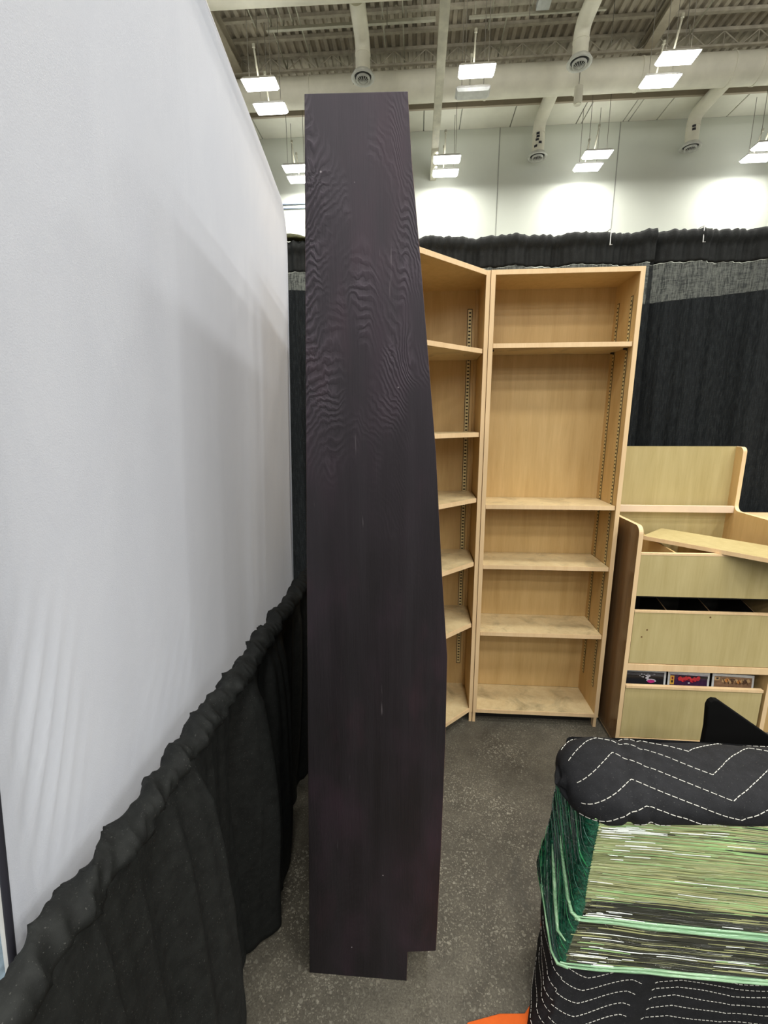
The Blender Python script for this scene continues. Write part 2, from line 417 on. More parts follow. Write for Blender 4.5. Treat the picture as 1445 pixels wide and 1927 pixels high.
# ducts
mb = MB().tube([(-9, 11.27, 8.58), (13, 11.27, 8.58)], .275, 32)
dct = obj('main_duct', mb, m_duct, label='wide round cream duct across the hall above the soffit', cat='duct')
for x in (-2.4, -.5, 1.4, 3.3, 4.55, 6.35, 6.9, 8.8):
    obj('duct_seam', MB().tube([(x - .02, 11.27, 8.58), (x + .02, 11.27, 8.58)], .286, 32), m_duct, dct)
obj('main_duct', MB().tube([(-3.80, 8.80, 8.60), (.2, 8.86, 8.60)], .25, 28), m_duct, label='round cream duct cut off by the top edge of the photo', cat='duct')
obj('main_duct', MB().tube([(1.9, 8.80, 8.60), (4.48, 8.86, 8.60)], .24, 28), m_duct, label='short round duct out of sight above the ducts on the right', cat='duct')
def branch(x, ya, yb, zt, zd, r, label, torn=0):
    t = thing('branch_duct', (x, yb, zd), label, 'duct', 'round ducts with diffusers')
    n = 6
    pts = [(x, ya, zt), (x, yb - .2 if ya < yb else yb + .2, zt)]
    sg = 1 if ya < yb else -1
    for k in range(1, n + 1):
        a = math.pi / 2 * k / n
        pts.append((x, yb - sg * .2 + sg * .2 * math.sin(a), zt - .2 + .2 * math.cos(a)))
    pts.append((x, yb, zd + .06))
    obj('pipe', MB().tube(pts, r, 22), m_duct, t)
    obj('pipe_collar', MB().tube([(x, yb, zt - .24), (x, yb, zt - .21)], r + .008, 22), m_duct, t)
    obj('outer_ring', MB().lathe(x, yb, [(r * .9, zd + .10), (r * 1.3, zd + .07), (r * 1.62, zd), (r * 1.58, zd - .02), (r * 1.25, zd - .005), (r * 1.05, zd + .05)], 28), m_grille, t)
    obj('throat', MB().lathe(x, yb, [(r * 1.15, zd + .02), (.01, zd + .03)], 24), m_dark, t)
    obj('inner_ring', MB().lathe(x, yb, [(r * .95, zd - .005), (r * .9, zd - .05), (r * .72, zd - .03), (r * .8, zd + .005)], 28), m_grille, t)
    mb = MB()
    for k in range(6):
        a = math.pi * k / 6 + .2
        mb.tube([(x + math.cos(a) * r * .75, yb + math.sin(a) * r * .75, zd - .02), (x, yb, zd - .10), (x - math.cos(a) * r * .75, yb - math.sin(a) * r * .75, zd - .02)], .006, 5)
    obj('vane', mb, m_grille, t, kind='stuff')
    for k in range(torn):
        a = -1.9 + nz(k * 3.1, 5) * .8; z = zt - .28 - k * .065
        mb = MB().grid(5, 4, lambda u, v: (x + (r + .004) * math.cos(a + (u - .5) * (.5 + .3 * nz(k, 2))), yb + (r + .004) * math.sin(a + (u - .5) * .6), z + (v - .5) * .05 + .02 * nz(u * 4, k)))
        obj('torn_patch', mb, m_tear, t, thick=.004)
    return t
branch(-1.10, 9.10, 10.0, 8.58, 7.98, .14, 'round branch duct with diffuser directly above the dark panel')
branch(2.95, 9.10, 10.0, 8.58, 8.02, .14, 'round branch duct with diffuser above the tall right bookcase')
branch(2.90, 11.55, 12.70, 8.58, 7.86, .145, 'torn branch duct and diffuser against the wall, left one of the far pair', 5)
branch(6.50, 11.55, 12.70, 8.58, 7.92, .145, 'torn branch duct and diffuser against the wall, right one of the far pair', 2)
# loudspeaker can, dimmed box on the deck
t = thing('ceiling_speaker', (3.27, 11.0, 7.94), 'white cylindrical loudspeaker hanging below the wide duct', 'speaker')
obj('can', MB().tube([(3.27, 11.0, 7.95), (3.27, 11.0, 8.25)], .085, 20), m_duct, t)
obj('grille', MB().tube([(3.27, 11.0, 7.935), (3.27, 11.0, 7.95)], .065, 20), m_steel, t)
obj('cord', MB().tube([(3.27, 11.0, 8.25), (3.27, 11.0, 9.17)], .006, 6), m_wire, t)
t = thing('junction_box', (2.2, 10.0, 8.9), 'small pale grey box under the roof deck at the top edge', 'box')
obj('box', MB().box(2.10, 2.34, 9.75, 10.02, 8.88, 8.99), flat('pale_grey_box', (.42, .44, .42), .5), t, bevel=.01)
obj('rod', MB().tube([(2.22, 9.9, 8.98), (2.22, 9.9, 9.17)], .012, 6), m_wire, t)
# conduits under the deck
cond = [(-3.2, 7, 10.1, 8.98), (-2.88, 7, 11.2, 8.98), (-2.65, 7, 10.15, 8.96), (-2.45, 7, 10.1, 8.97), (-2.3, 7, 10.8, 8.95),
        (-.72, 7, 10.75, 8.97), (.02, 7, 10.2, 8.98), (-.34, 7, 11.4, 8.99), (1.32, 7, 10.5, 8.98), (2.05, 7, 10.2, 8.98), (1.62, 7, 11.2, 8.98), (5.3, 7, 10.9, 8.98)]
where = ['leftmost', 'second from the left', 'third from the left', 'fourth from the left', 'fifth from the left', 'just right of the near branch duct',
         'left of the long strut', 'midway between branch duct and strut', 'right of the long strut', 'beside the pale grey box', 'between strut and pale grey box', 'above the brightest lamp']
for (x, a, b, z), wl in zip(cond, where):
    obj('conduit', MB().tube([(x, a, z), (x, b, z), (x, b + .03, 9.155)], .014, 6), m_conduit, label='thin pale conduit under the roof deck, ' + wl, cat='conduit', group='conduits under the roof deck')
obj('cross_pipe', MB().box(-2.98, .28, 10.08, 10.14, 8.90, 8.95).box(-2.9, -2.87, 10.1, 10.12, 8.95, 9.155).box(-.3, -.27, 10.1, 10.12, 8.95, 9.155), m_conduit, label='pale cross channel under the deck left of the long strut', cat='channel')
obj('cross_pipe', MB().box(.9, 3.4, 10.1, 10.14, 8.90, 8.94).box(1.0, 1.03, 10.1, 10.12, 8.95, 9.155).box(3.1, 3.13, 10.1, 10.12, 8.95, 9.155), m_conduit, label='pale cross channel under the deck right of the long strut', cat='channel')
for x, y, z0, wl in ((-1.35, 10.5, 8.2, 'thin wire hanging above the dark panel, left of its branch duct'), (-3.05, 10.2, 7.9, 'thin wire hanging beside the nearer left lamps'),
   (-.62, 9.8, 8.6, 'short thin wire right of the branch duct above the dark panel'), (1.95, 9.8, 8.6, 'short thin wire left of the pale grey box under the deck'),
   (4.95, 10.3, 8.5, 'thin wire hanging right of the brightest lamp'), (3.6, 10.3, 8.5, 'thin wire hanging right of the hanging loudspeaker')):
    obj('hanger_wire', MB().tube([(x, y, z0), (x, y, 9.17)], .007, 5), m_wire, label=wl, cat='wire', group='thin wires hanging from the roof deck')
# pipes low on the far wall
for z, nm in ((7.17, 'upper'), (7.07, 'lower')):
    obj('wall_pipe', MB().tube([(-4.6, WY - .03, z), (-.4, WY - .03, z)], .016, 8), m_bluepipe, label='%s of the two thin pipes along the far wall left of the dark panel' % nm, cat='pipe')

# ------------------------------------------------------------------ hall lamps in view
def make_lamp(lit=True):
    t = thing('hall_lamp', (0, 0, 7.5), '', 'lamp', 'rectangular lamps hanging in the hall')
    obj('housing', MB().hexa([(-.32, -.15, 7.50), (.32, -.15, 7.50), (.32, .15, 7.50), (-.32, .15, 7.50)],
                             [(-.28, -.10, 7.56), (.28, -.10, 7.56), (.28, .10, 7.56), (-.28, .10, 7.56)]), m_house, t, bevel=.004)
    obj('lens', MB().hexa([(-.28, -.11, 7.455), (.28, -.11, 7.455), (.28, .11, 7.455), (-.28, .11, 7.455)],
                          [(-.305, -.138, 7.499), (.305, -.138, 7.499), (.305, .138, 7.499), (-.305, .138, 7.499)]), m_lens if lit else m_lens_off, t)
    obj('wire', MB().tube([(-.2, 0, 7.55), (-.2, 0, 9.18)], .006, 5), m_wire, t)
    obj('wire', MB().tube([(.2, 0, 7.55), (.2, 0, 9.18)], .006, 5), m_wire, t)
    obj('stem', MB().tube([(-.05, .10, 7.56), (-.05, .02, 7.72), (-.05, -.12, 7.98)], .016, 8).tube([(-.05, -.12, 7.97), (-.05, -.13, 8.02)], .028, 8).tube([(-.05, .08, 7.56), (-.05, .07, 7.60)], .028, 8), m_conduit, t)
    if lit:
        lamp_light('lamp_light', (0, 0, -.06), LAMP_W, (.58, .24), t)
        ul = lamp_light('added_upfill', (0, 0, .08), 2.6, (.5, .18), t); ul.rotation_euler = (math.pi, 0, 0)  # added fill light facing up, not a part of the fixture
    return t
spots = [(-2.89, 9.26, 'lit lamp left of the dark panel top, upper of the nearer left pair', 1), (-2.905, 9.90, 'lit lamp left of the dark panel top, lower of the nearer left pair', 1),
         (-2.97, 12.00, 'lit lamp half behind the dark panel, upper of the far left pair', 1), (-2.99, 12.50, 'lit lamp half behind the dark panel, lower of the far left pair', 1),
         (.984, 9.24, 'lit lamp with visible housing just right of the dark panel top', 1), (.975, 9.77, 'unlit grey lamp below the lit one right of the dark panel', 0),
         (.646, 11.90, 'lit lamp at the end of the long strut, upper of its pair', 1), (.647, 12.485, 'lit lamp at the end of the long strut, lower of its pair', 1),
         (4.325, 9.20, 'largest and brightest lamp, top right of the photo', 1), (4.31, 9.73, 'lit lamp just below the largest and brightest lamp', 1),
         (4.08, 11.965, 'lit lamp near the wall above the right bookcase edge, upper of its pair', 1), (4.06, 12.49, 'lit lamp near the wall above the right bookcase edge, lower of its pair', 1),
         (7.78, 11.92, 'lit lamp cut by the right edge of the photo, upper of its pair', 1), (7.87, 12.40, 'lit lamp cut by the right edge of the photo, lower of its pair', 1)]
proto = None
for x, y, lb, lit in spots:
    if not lit: l = make_lamp(False)
    elif proto is None: l = proto = make_lamp(True)
    else: l = copy_tree(proto)
    l.location = (x, y, 7.5); l['label'] = lb

# ================================================================== BACK DRAPES (pipe and drape, 8 ft)
DY, DT = 2.50, 2.425
def drape(x0, x1, label, seed, y=DY, zt=DT, mat=None, head=True, ztop_fn=None, amp=.030):
    t = thing('black_drape', ((x0 + x1) / 2, y, 0), label, 'drape', 'tall black drapes behind the bookcases')
    def fold(x, z):
        k = 1 - .75 * max(0, min(1, (z - 1.2) / 1.3))
        a = math.sin(x * 41 + seed + 4.2 * nz(x * 2.1, seed)) * .55 + math.sin(x * 17 + seed * 2 + 3 * nz(x * 1.3, seed + 4)) * .9
        g = math.sin(x * 150 + 4 * nz(x * 6, seed)) * .25 * (1 - k * .6)
        return y + amp * (a * (.45 + .55 * k) + g)
    top = (lambda x: zt + .006 * nz(x * 30, seed) + .005 * nz(x * 80, seed)) if not ztop_fn else ztop_fn
    nu = int((x1 - x0) * 130)
    hz = zt - .145
    def P(za, zb_fn): return lambda u, v: ((lambda x: (x, fold(x, za + (zb_fn(x) - za) * v), za + (zb_fn(x) - za) * v))(x0 + (x1 - x0) * u))
    if head:
        obj('panel', MB().grid(nu, 30, P(.015, lambda x: hz + .004 * nz(x * 9, 3))), mat or m_sheer, t, nrm=False)
        def H(u, v):
            x = x0 + (x1 - x0) * u; z = hz + (top(x) - hz) * v
            return (x, fold(x, z) - .006 - .012 * math.sin(math.pi * min(1, max(0, (v - .6) / .4))), z)
        obj('rod_pocket', MB().grid(nu, 12, H), m_velour, t, thick=.003)
    else:
        obj('panel', MB().grid(nu, 24, P(.015, top)), mat or m_velour, t, nrm=False)
    return t
drape(-1.75, -.30, 'tall black drape left of the dark panel', 1.0)
drape(-.29, 1.155, 'tall black drape behind both bookcases with ruffled top', 2.3)
drape(1.16, 2.75, 'tall black sheer drape right of the bookcases with grey band', 3.7)
obj('drape_pipe', MB().tube([(-1.8, DY + .056, DT - .04), (2.8, DY + .056, DT - .04)], .013, 10), m_wire, label='horizontal pipe carrying the tall back drapes', cat='pipe')
for x, lb in ((-1.78, 'drape upright at the left end of the tall back drapes'), (2.78, 'drape upright at the right end of the tall back drapes')):
    obj('drape_upright', MB().tube([(x, DY + .056, 0), (x, DY + .056, DT - .02)], .02, 10).tube([(x, DY + .056, 0), (x, DY + .056, .01)], .08, 24), m_wire, label=lb, cat='upright', org=(x, DY, 0))
t = drape(-1.6, 2.75, 'second black drape hanging just behind the tall sheer drapes', 6.1, y=2.66, zt=2.14, head=False,
          ztop_fn=lambda x: 2.13 + .09 * (x - 1.2) if x > .95 else 2.24, amp=.012)
obj('rail', MB().tube([(-1.7, 2.72, 2.10), (2.9, 2.72, 2.10)], .013, 10), m_wire, t)
for x in (-1.7, 2.9): obj('upright', MB().tube([(x, 2.72, 0), (x, 2.72, 2.1)], .018, 8), m_wire, t)
for x, lb in ((.935, 'thin wire hook over the drape top above the right bookcase'), (1.368, 'thin wire hook over the drape top right of the bookcases')):
    obj('wire_hook', MB().tube([(x, DY + .03, DT - .02), (x + .002, DY + .01, DT + .012), (x, DY - .04, DT + .004), (x - .002, DY - .045, DT - .07), (x + .004, DY - .055, DT - .072)], .0022, 6),
        flat('steel_hook', (.5, .5, .48), .4, .5), label=lb, cat='hook')
mb = MB().grid(14, 8, lambda u, v: (-.80 + .26 * u, DY - .03 + .05 * v, DT + .004 + .035 * math.sin(math.pi * min(1, u * 1.0)) * math.sin(math.pi * (v * .8 + .1))))
obj('draped_cloth', mb, flat('olive_black_cloth', (.045, .045, .012), .9, amp=.7, scale=40), label='bit of olive black cloth over the drape rail left of the dark panel', cat='cloth', thick=.006)

# ================================================================== DARK TALL UNIT
t = thing('dark_bookcase', (-.1, 1.2, 0), 'tall dark purple-black stained wooden unit with tapered side, standing front centre', 'bookcase')
prof = [(-.281, 0), (-.008, 0), (-.006, .103), (.070, .115), (.076, .447), (.079, .757), (.078, .985), (.061, 1.187), (.042, 1.455), (.006, 1.813), (-.014, 1.994), (-.022, 2.103), (-.212, 2.108), (-.244, 1.153)]
for k, y in enumerate((.940, 1.52)):
    o = obj('side_panel', MB().prism([(x, y, z) for x, z in prof], (0, .019, 0), 0, 1), [m_stain, m_ply_edge], t, bevel=.0012)
def xr(z):
    return interp([(p[1], p[0]) for p in prof[1:12]], z)
def xl(z): return -.281 + .069 * z / 2.108
mb = MB().hexa([(xl(.0) + .003, .962, 0), (xl(.0) + .018, .962, 0), (xl(0) + .018, 1.518, 0), (xl(0) + .003, 1.518, 0)],
               [(xl(2.1) + .003, .962, 2.1), (xl(2.1) + .018, .962, 2.1), (xl(2.1) + .018, 1.518, 2.1), (xl(2.1) + .003, 1.518, 2.1)])
obj('back_panel', mb, m_stain, t)
for z in (.12, .50, .86, 1.22, 1.58, 2.085):
    obj('shelf', MB().box(xl(z) + .02, xr(z) - .008, .961, 1.519, z, z + .018), m_stain, t, bevel=.001)
obj('kick_board', MB().box(-.04, -.022, .961, 1.519, 0, .115), m_stain, t)

# ================================================================== MAPLE BOOKCASES
def standard(mb, x, y, z0, z1, nx, ny):
    """slotted metal strip facing (nx, ny)"""
    tx, ty = -ny, nx
    w = .0085
    def q(o, ww, za, zb, mi):
        a = Vector((x + tx * -ww + nx * o, y + ty * -ww + ny * o, 0)); b = Vector((x + tx * ww + nx * o, y + ty * ww + ny * o, 0))
        mb.add([(a.x, a.y, za), (b.x, b.y, za), (b.x, b.y, zb), (a.x, a.y, zb)], [(0, 1, 2, 3)], mi)
    q(.0006, w + .003, z0 - .004, z1 + .004, 1)
    q(.0016, w, z0, z1, 0)
    z = z0 + .012
    while z < z1 - .012:
        q(.0022, w * .62, z, z + .0065, 1); z += .0165
# right, straight bookcase
BX0, BX1, BY, BB = .306, .927, 2.040, 2.275
t = thing('maple_bookcase', (BX0, BY, 0), 'tall straight maple bookcase with five open bays, facing the camera', 'bookcase')
for x in (BX0, BX1 - .019):
    obj('side_panel', MB().box(x, x + .019, BY + .004, BB, .055, 2.133), m_maple, t)
    obj('edge_strip', MB().box(x, x + .019, BY, BY + .004, .055, 2.133), m_edge, t, bevel=.0008)
    obj('foot', MB().box(x, x + .014, BY + .004, BY + .03, 0, .055), m_edge, t)
    obj('foot', MB().box(x, x + .014, BB - .03, BB - .002, 0, .055), m_edge, t)
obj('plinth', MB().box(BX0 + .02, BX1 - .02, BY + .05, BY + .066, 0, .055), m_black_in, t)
obj('top_board', MB().box(BX0 + .019, BX1 - .019, BY + .004, BB, 2.114, 2.133), m_maple, t)
obj('edge_strip', MB().box(BX0 + .019, BX1 - .019, BY, BY + .004, 2.114, 2.133), m_edge, t)
obj('back_panel', MB().box(BX0 + .019, BX1 - .019, BB - .008, BB, .075, 2.114), m_maple, t)
obj('bottom_board', MB().box(BX0 + .019, BX1 - .019, BY + .004, BB - .008, .055, .074), m_maple_shelf, t)
obj('edge_strip', MB().box(BX0 + .019, BX1 - .019, BY, BY + .004, .055, .074), m_edge, t)
for z in (1.843, 1.135, .843, .498):
    s = obj('shelf', MB().box(BX0 + .021, BX1 - .021, BY + .010, BB - .010, z - .019, z), m_maple_shelf, t)
    obj('edge_strip', MB().box(BX0 + .021, BX1 - .021, BY + .006, BY + .010, z - .019, z), m_edge, s)
    for xx in (BX0 + .021, BX1 - .033):
        obj('clip', MB().box(xx, xx + .012, BY + .05, BY + .062, z - .026, z - .019).box(xx, xx + .012, BY + .18, BY + .192, z - .026, z - .019), m_slot, s)
for x, n in ((BX0 + .019, 1), (BX1 - .019, -1)):
    for y in (BY + .055, BY + .185):
        mb = MB(); standard(mb, x, y, .20, 2.03, n, 0); obj('shelf_standard', mb, [m_brass, m_slot], t, nrm=False)
obj('wall_bolt', MB().tube([(.60, BB - .008, 1.085), (.60, BB - .014, 1.085)], .008, 12), m_side, t)
# left, corner bookcase (pentagon plan, diagonal front)
A = Vector((.286, 2.045)); Bp = Vector((-.14, 1.625)); dv = (Bp - A).normalized(); nv = Vector((dv.y, -dv.x))   # nv points inwards
if nv.y < 0: nv = -nv
CL = -.37
t = thing('corner_bookcase', (A.x, A.y, 0), 'maple corner bookcase with slanting front and slotted strip, half behind the dark unit', 'bookcase')
RX = .286
plan = [(A.x, A.y + .004), (A.x, BB - .008), (CL + .019, BB - .008), (CL + .019, Bp.y + .019), (Bp.x, Bp.y + .019), (Bp.x + .003, Bp.y + .004)]
def corner_board(z0, z1, mat, name='shelf', inset=0.0, edge=True):
    pl = [Vector(p) for p in plan]
    a = pl[0] + nv * inset; b = pl[5] + nv * inset
    pts = [(a.x, max(a.y, A.y + .004), z0)] + [(p.x, p.y, z0) for p in pl[1:5]] + [(b.x, b.y, z0)]
    s = obj(name, MB().prism(pts, (0, 0, z1 - z0)), mat, t)
    if edge:
        e0, e1 = A + nv * (inset - .003), Bp + nv * (inset - .003)
        obj('edge_strip', MB().hexa([(e0.x, e0.y, z0), (e1.x, e1.y, z0), (e1.x + nv.x * .006, e1.y + nv.y * .006, z0), (e0.x + nv.x * .006, e0.y + nv.y * .006, z0)],
                                    [(e0.x, e0.y, z1), (e1.x, e1.y, z1), (e1.x + nv.x * .006, e1.y + nv.y * .006, z1), (e0.x + nv.x * .006, e0.y + nv.y * .006, z1)]), m_edge, s)
    return s
corner_board(2.114, 2.133, m_maple, 'top_board')
corner_board(.055, .074, m_maple_shelf, 'bottom_board')
for z in (1.822, 1.465, 1.165, .855, .540): corner_board(z - .019, z, m_maple_shelf, 'shelf', .008)
obj('side_panel', MB().box(RX, RX + .018, A.y + .004, BB, .055, 2.133), m_maple, t)
obj('edge_strip', MB().box(RX, RX + .018, A.y - .002, A.y + .004, .055, 2.133), m_edge, t, bevel=.0008)
obj('foot', MB().box(RX + .002, RX + .016, A.y, A.y + .03, 0, .055), m_edge, t)
obj('foot', MB().box(CL, CL + .014, BB - .05, BB - .01, 0, .055), m_edge, t)
obj('foot', MB().box(CL, CL + .014, Bp.y + .02, Bp.y + .05, 0, .055), m_edge, t)
obj('back_panel', MB().box(CL + .019, RX, BB - .008, BB, .055, 2.133), m_maple, t)
obj('back_panel', MB().box(CL, CL + .019, Bp.y, BB, .055, 2.133), m_maple, t)
obj('side_panel', MB().box(CL + .019, Bp.x, Bp.y, Bp.y + .019, .055, 2.133), m_maple, t)
mb = MB(); standard(mb, .248, BB - .008, .202, 2.03, 0, -1); obj('shelf_standard', mb, [m_brass, m_slot], t, nrm=False)
mb = MB(); standard(mb, -.2, BB - .008, .202, 2.03, 0, -1); obj('shelf_standard', mb, [m_brass, m_slot], t, nrm=False)
mb = MB().box(RX - .013, RX - .0005, BB - .024, BB - .008, .075, 2.113); obj('corner_cleat', mb, m_maple, t)

# ================================================================== BROWSER BIN (kiosk)
KX0, KX1, KY, KB = .955, 1.605, 1.907, 2.355
t = thing('display_bin', (KX0, KY, 0), 'wide maple browser bin with stepped rounded sides and three front bins', 'display cabinet')
def arc(cy, cz, r, a0, a1, n=6):
    return [(cy + r * math.cos(R(a0 + (a1 - a0) * k / n)), cz + r * math.sin(R(a0 + (a1 - a0) * k / n))) for k in range(n + 1)]
sp = [(KY, .022)] + [(KB, .022)] + [(KB, 1.388)] + arc(2.285 + .025, 1.388 - .025, .025, 90, 180) + arc(2.285 - .03, 1.075 + .03, .03, 0, -90) + arc(KY + .035, 1.075 - .035, .035, 90, 180)
sp = [(KY, .022), (KB, .022), (KB, 1.388)] + arc(2.310, 1.363, .025, 90, 180) + arc(2.255, 1.105, .03, 0, -90)[0:] + arc(KY + .035, 1.040, .035, 90, 180)
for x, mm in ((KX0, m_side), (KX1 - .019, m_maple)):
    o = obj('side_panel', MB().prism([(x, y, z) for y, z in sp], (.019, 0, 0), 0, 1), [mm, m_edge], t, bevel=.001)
IX0, IX1 = KX0 + .019, KX1 - .019
obj('back_panel', MB().box(IX0, IX1, 2.338, KB, .022, 1.388), m_maple_pale, t)
obj('ledge', MB().box(IX0, IX1, 2.285, 2.303, 1.062, 1.096), flat('pinkish_edge', (.82, .64, .46), .5, amp=.05), t, bevel=.001)
obj('plinth', MB().box(KX0 + .01, KX1 - .01, KY + .008, KB - .02, 0, .022), m_edge, t)
obj('bottom_rail', MB().box(IX0, IX1, KY + .001, KB - .02, .024, .050), m_edge, t)
obj('front_panel', MB().box(IX0 + .003, IX1 - .012, KY + .004, KY + .016, .053, .312), m_maple_pale, t)
obj('edge_strip', MB().box(IX0 + .003, IX1 - .012, KY - .001, KY + .017, .312, .324), m_edge, t)
obj('middle_rail', MB().box(IX0, IX1, KY + .001, KY + .02, .401, .432), m_edge, t)
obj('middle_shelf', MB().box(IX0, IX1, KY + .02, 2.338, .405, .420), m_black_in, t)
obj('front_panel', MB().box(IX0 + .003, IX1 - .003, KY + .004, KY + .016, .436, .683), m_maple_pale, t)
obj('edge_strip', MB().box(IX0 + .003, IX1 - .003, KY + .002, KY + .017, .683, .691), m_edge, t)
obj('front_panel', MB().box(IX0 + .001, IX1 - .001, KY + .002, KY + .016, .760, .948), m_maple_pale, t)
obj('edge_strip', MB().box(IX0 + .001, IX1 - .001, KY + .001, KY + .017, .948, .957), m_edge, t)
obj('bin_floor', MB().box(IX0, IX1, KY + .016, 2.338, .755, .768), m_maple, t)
obj('inner_shade_sheet', MB().box(IX0 + .001, IX0 + .004, KY + .02, 2.337, .05, .755), m_black_in, t)  # black sheets put in for the shade of the wooden interior
obj('inner_shade_sheet', MB().box(IX0, IX1, 2.18, 2.19, .05, .755), m_black_in, t)
obj('inner_shade_sheet', MB().box(IX0, IX1, KY + .02, 2.18, .748, .754), m_black_in, t)
for x in (1.129, 1.315, 1.505):
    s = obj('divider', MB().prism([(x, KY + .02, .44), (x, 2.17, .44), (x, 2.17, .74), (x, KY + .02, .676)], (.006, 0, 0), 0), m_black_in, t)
    obj('edge_strip', MB().prism([(x - .0005, KY + .019, .676), (x - .0005, 2.17, .740), (x - .0005, 2.17, .7408), (x - .0005, KY + .019, .6768)], (.0025, 0, 0)), m_side, s)
for x in (1.16, 1.37):
    obj('bin_divider', MB().prism([(x, KY + .03, .77), (x, 2.33, .77), (x, 2.33, .950), (x, KY + .03, .935)], (.009, 0, 0)), m_maple, t, bevel=.001)
for x, z in ((1.02, .565), (1.30, .668), (1.04, .60)):
    obj('knot', MB().tube([(x, KY + .0042, z), (x, KY + .0034, z)], .004, 8), m_side, t)
# loose shelf lying across the top bin, one corner over the front
c0 = Vector((1.088, 2.138)); L = Vector((.688, -.726)) * .62; Wd = Vector((.726, .688)) * .235
z0 = .958
pts = [c0, c0 + L, c0 + L + Wd, c0 + Wd]
tb = [.002, 0.0, .0, .012]
s = thing('loose_shelf', (c0.x, c0.y, z0), 'loose maple shelf lying askew across the top of the browser bin', 'shelf')
zt = [z0, z0, z0 + .0, z0 + .0]
obj('board', MB().prism([(p.x, p.y, z0) for p in pts], (0, 0, .018)), m_maple_pale, s, bevel=.0008)
e = L.normalized(); o2 = Vector((-e.y, e.x)); 
if o2.dot(Wd) > 0: o2 = -o2
q0 = c0 + o2 * .0015
obj('edge_strip', MB().prism([(c0.x, c0.y, z0), (c0.x + L.x, c0.y + L.y, z0), (c0.x + L.x + o2.x * .0015, c0.y + L.y + o2.y * .0015, z0), (q0.x, q0.y, z0)], (0, 0, .018)), m_edge, s)
# low counter right of the bin
t = thing('low_counter', (1.62, 2.0, 0), 'low maple counter continuing right of the browser bin, at the photo edge', 'counter')
obj('body', MB().box(1.612, 2.30, 2.06, 2.36, 0, 1.03), m_maple, t)
obj('top', MB().box(1.608, 2.32, 2.04, 2.37, 1.03, 1.05), m_edge, t, bevel=.001)

# ------------------------------------------------------------------ comic prints in the lowest bin (plain made-up art)
def print_card(x0, x1, zt, tilt, label, shapes, bg):
    t = thing('comic_print', ((x0 + x1) / 2, KY + .04, .052), label, 'print', 'bagged prints in the lowest bin')
    h = zt - .052
    def P(x, z, o=0): return (x0 + (x1 - x0) * x + tilt * (1 - z) * 0, KY + .030 + .022 * z - o, .052 + h * z + tilt * x)
    obj('backing_board', MB().hexa([P(0, 0), P(1, 0), P(1, 0, -.003), P(0, 0, -.003)], [P(0, 1), P(1, 1), P(1, 1, -.003), P(0, 1, -.003)]), flat('white_backing', (.66, .68, .68), .3, amp=.03), t)
    t2 = obj('artwork', MB().add([P(.05, .05, .0008), P(.95, .05, .0008), P(.95, .965, .0008), P(.05, .965, .0008)], [(0, 1, 2, 3)]), bg, t)
    for k, (pts, m) in enumerate(shapes):
        mb = MB().add([P(.05 + .9 * a, 1 - b / h * .9 - .035, .0014 + .0002 * k) for a, b in pts], [tuple(range(len(pts)))])
        obj('printed_shape', mb, m, t2, nrm=False)
    return t
def blob(cx, cz, rx, rz, n=18, sp=.35, sd=0):
    return [(cx + rx * math.cos(2 * math.pi * k / n) * (1 + sp * nz(k * 1.7, sd)), cz + rz * math.sin(2 * math.pi * k / n) * (1 + sp * nz(k * 1.7, sd + 3))) for k in range(n)]
ink = lambda n, c: flat(n, c, .3, amp=.25, scale=70)
i_black, i_grey, i_pale = ink('ink_black', (.018, .018, .022)), ink('ink_grey', (.09, .09, .10)), ink('ink_pale', (.55, .55, .60))
i_pink, i_red, i_dred, i_purple = ink('ink_pink', (.55, .04, .22)), ink('ink_red', (.62, .035, .05)), ink('ink_dark_red', (.22, .01, .03)), ink('ink_purple', (.05, .02, .06))
i_yel, i_tan, i_brn, i_org = ink('ink_yellow', (.72, .40, .06)), ink('ink_tan', (.52, .34, .17)), ink('ink_brown', (.10, .05, .03)), ink('ink_orange', (.62, .26, .07))
sh = [([(0, .002), (1, .002), (1, .022), (0, .016)], i_grey)]
for k in range(12):
    a = .35 + .4 * random.random(); b = .008 + .03 * random.random()
    sh.append((blob(a, b, .012 + .02 * random.random(), .002 + .002 * random.random(), 8, .5, k), i_pale))
sh += [([(.50, .03), (.60, .012), (.64, .014), (.56, .04)], i_pale), (blob(.66, .044, .13, .010, sd=2), i_pale), (blob(.66, .047, .10, .009, sd=4), i_pink)]
print_card(.986, 1.176, .378, -.002, 'dark print with pale splashes and pink spot, leftmost in the lowest bin', sh, i_black)
sh = [([(0, .0), (1, 0), (1, .006), (0, .006)], i_pale), ([(.0, .012), (.11, .012), (.11, .06), (0, .06)], i_yel), ([(.03, .02), (.08, .018), (.09, .03), (.05, .034)], i_dred), ([(.03, .038), (.08, .036), (.08, .05), (.04, .05)], i_black),
      ([(.2, .01), (1, .008), (1, .02), (.3, .016)], i_black)]
for k in range(7):
    sh.append((blob(.26 + .08 * k, .026 + .006 * math.sin(k * 1.9), .055, .012, 14, .7, k * 2), i_red))
sh += [(blob(.50, .030, .03, .006, sd=8), i_dred), (blob(.38, .036, .03, .004, sd=9), i_dred), (blob(.62, .036, .03, .004, sd=3), i_dred), (blob(.5, .046, .03, .004, sd=5), i_pale)]
print_card(1.185, 1.370, .376, -.005, 'purple-black print with red splash and yellow label, middle of the lowest bin', sh, i_purple)
sh = [([(.0, .003), (.14, .003), (.14, .022), (0, .022)], i_tan), ([(.04, .007), (.11, .007), (.10, .017), (.05, .018)], i_black)]
for k in range(9):
    sh.append((blob(.25 + .08 * k, .016 + .01 * random.random(), .06, .010, 12, .6, k * 3), (i_tan, i_org, i_tan, i_brn)[k % 4]))
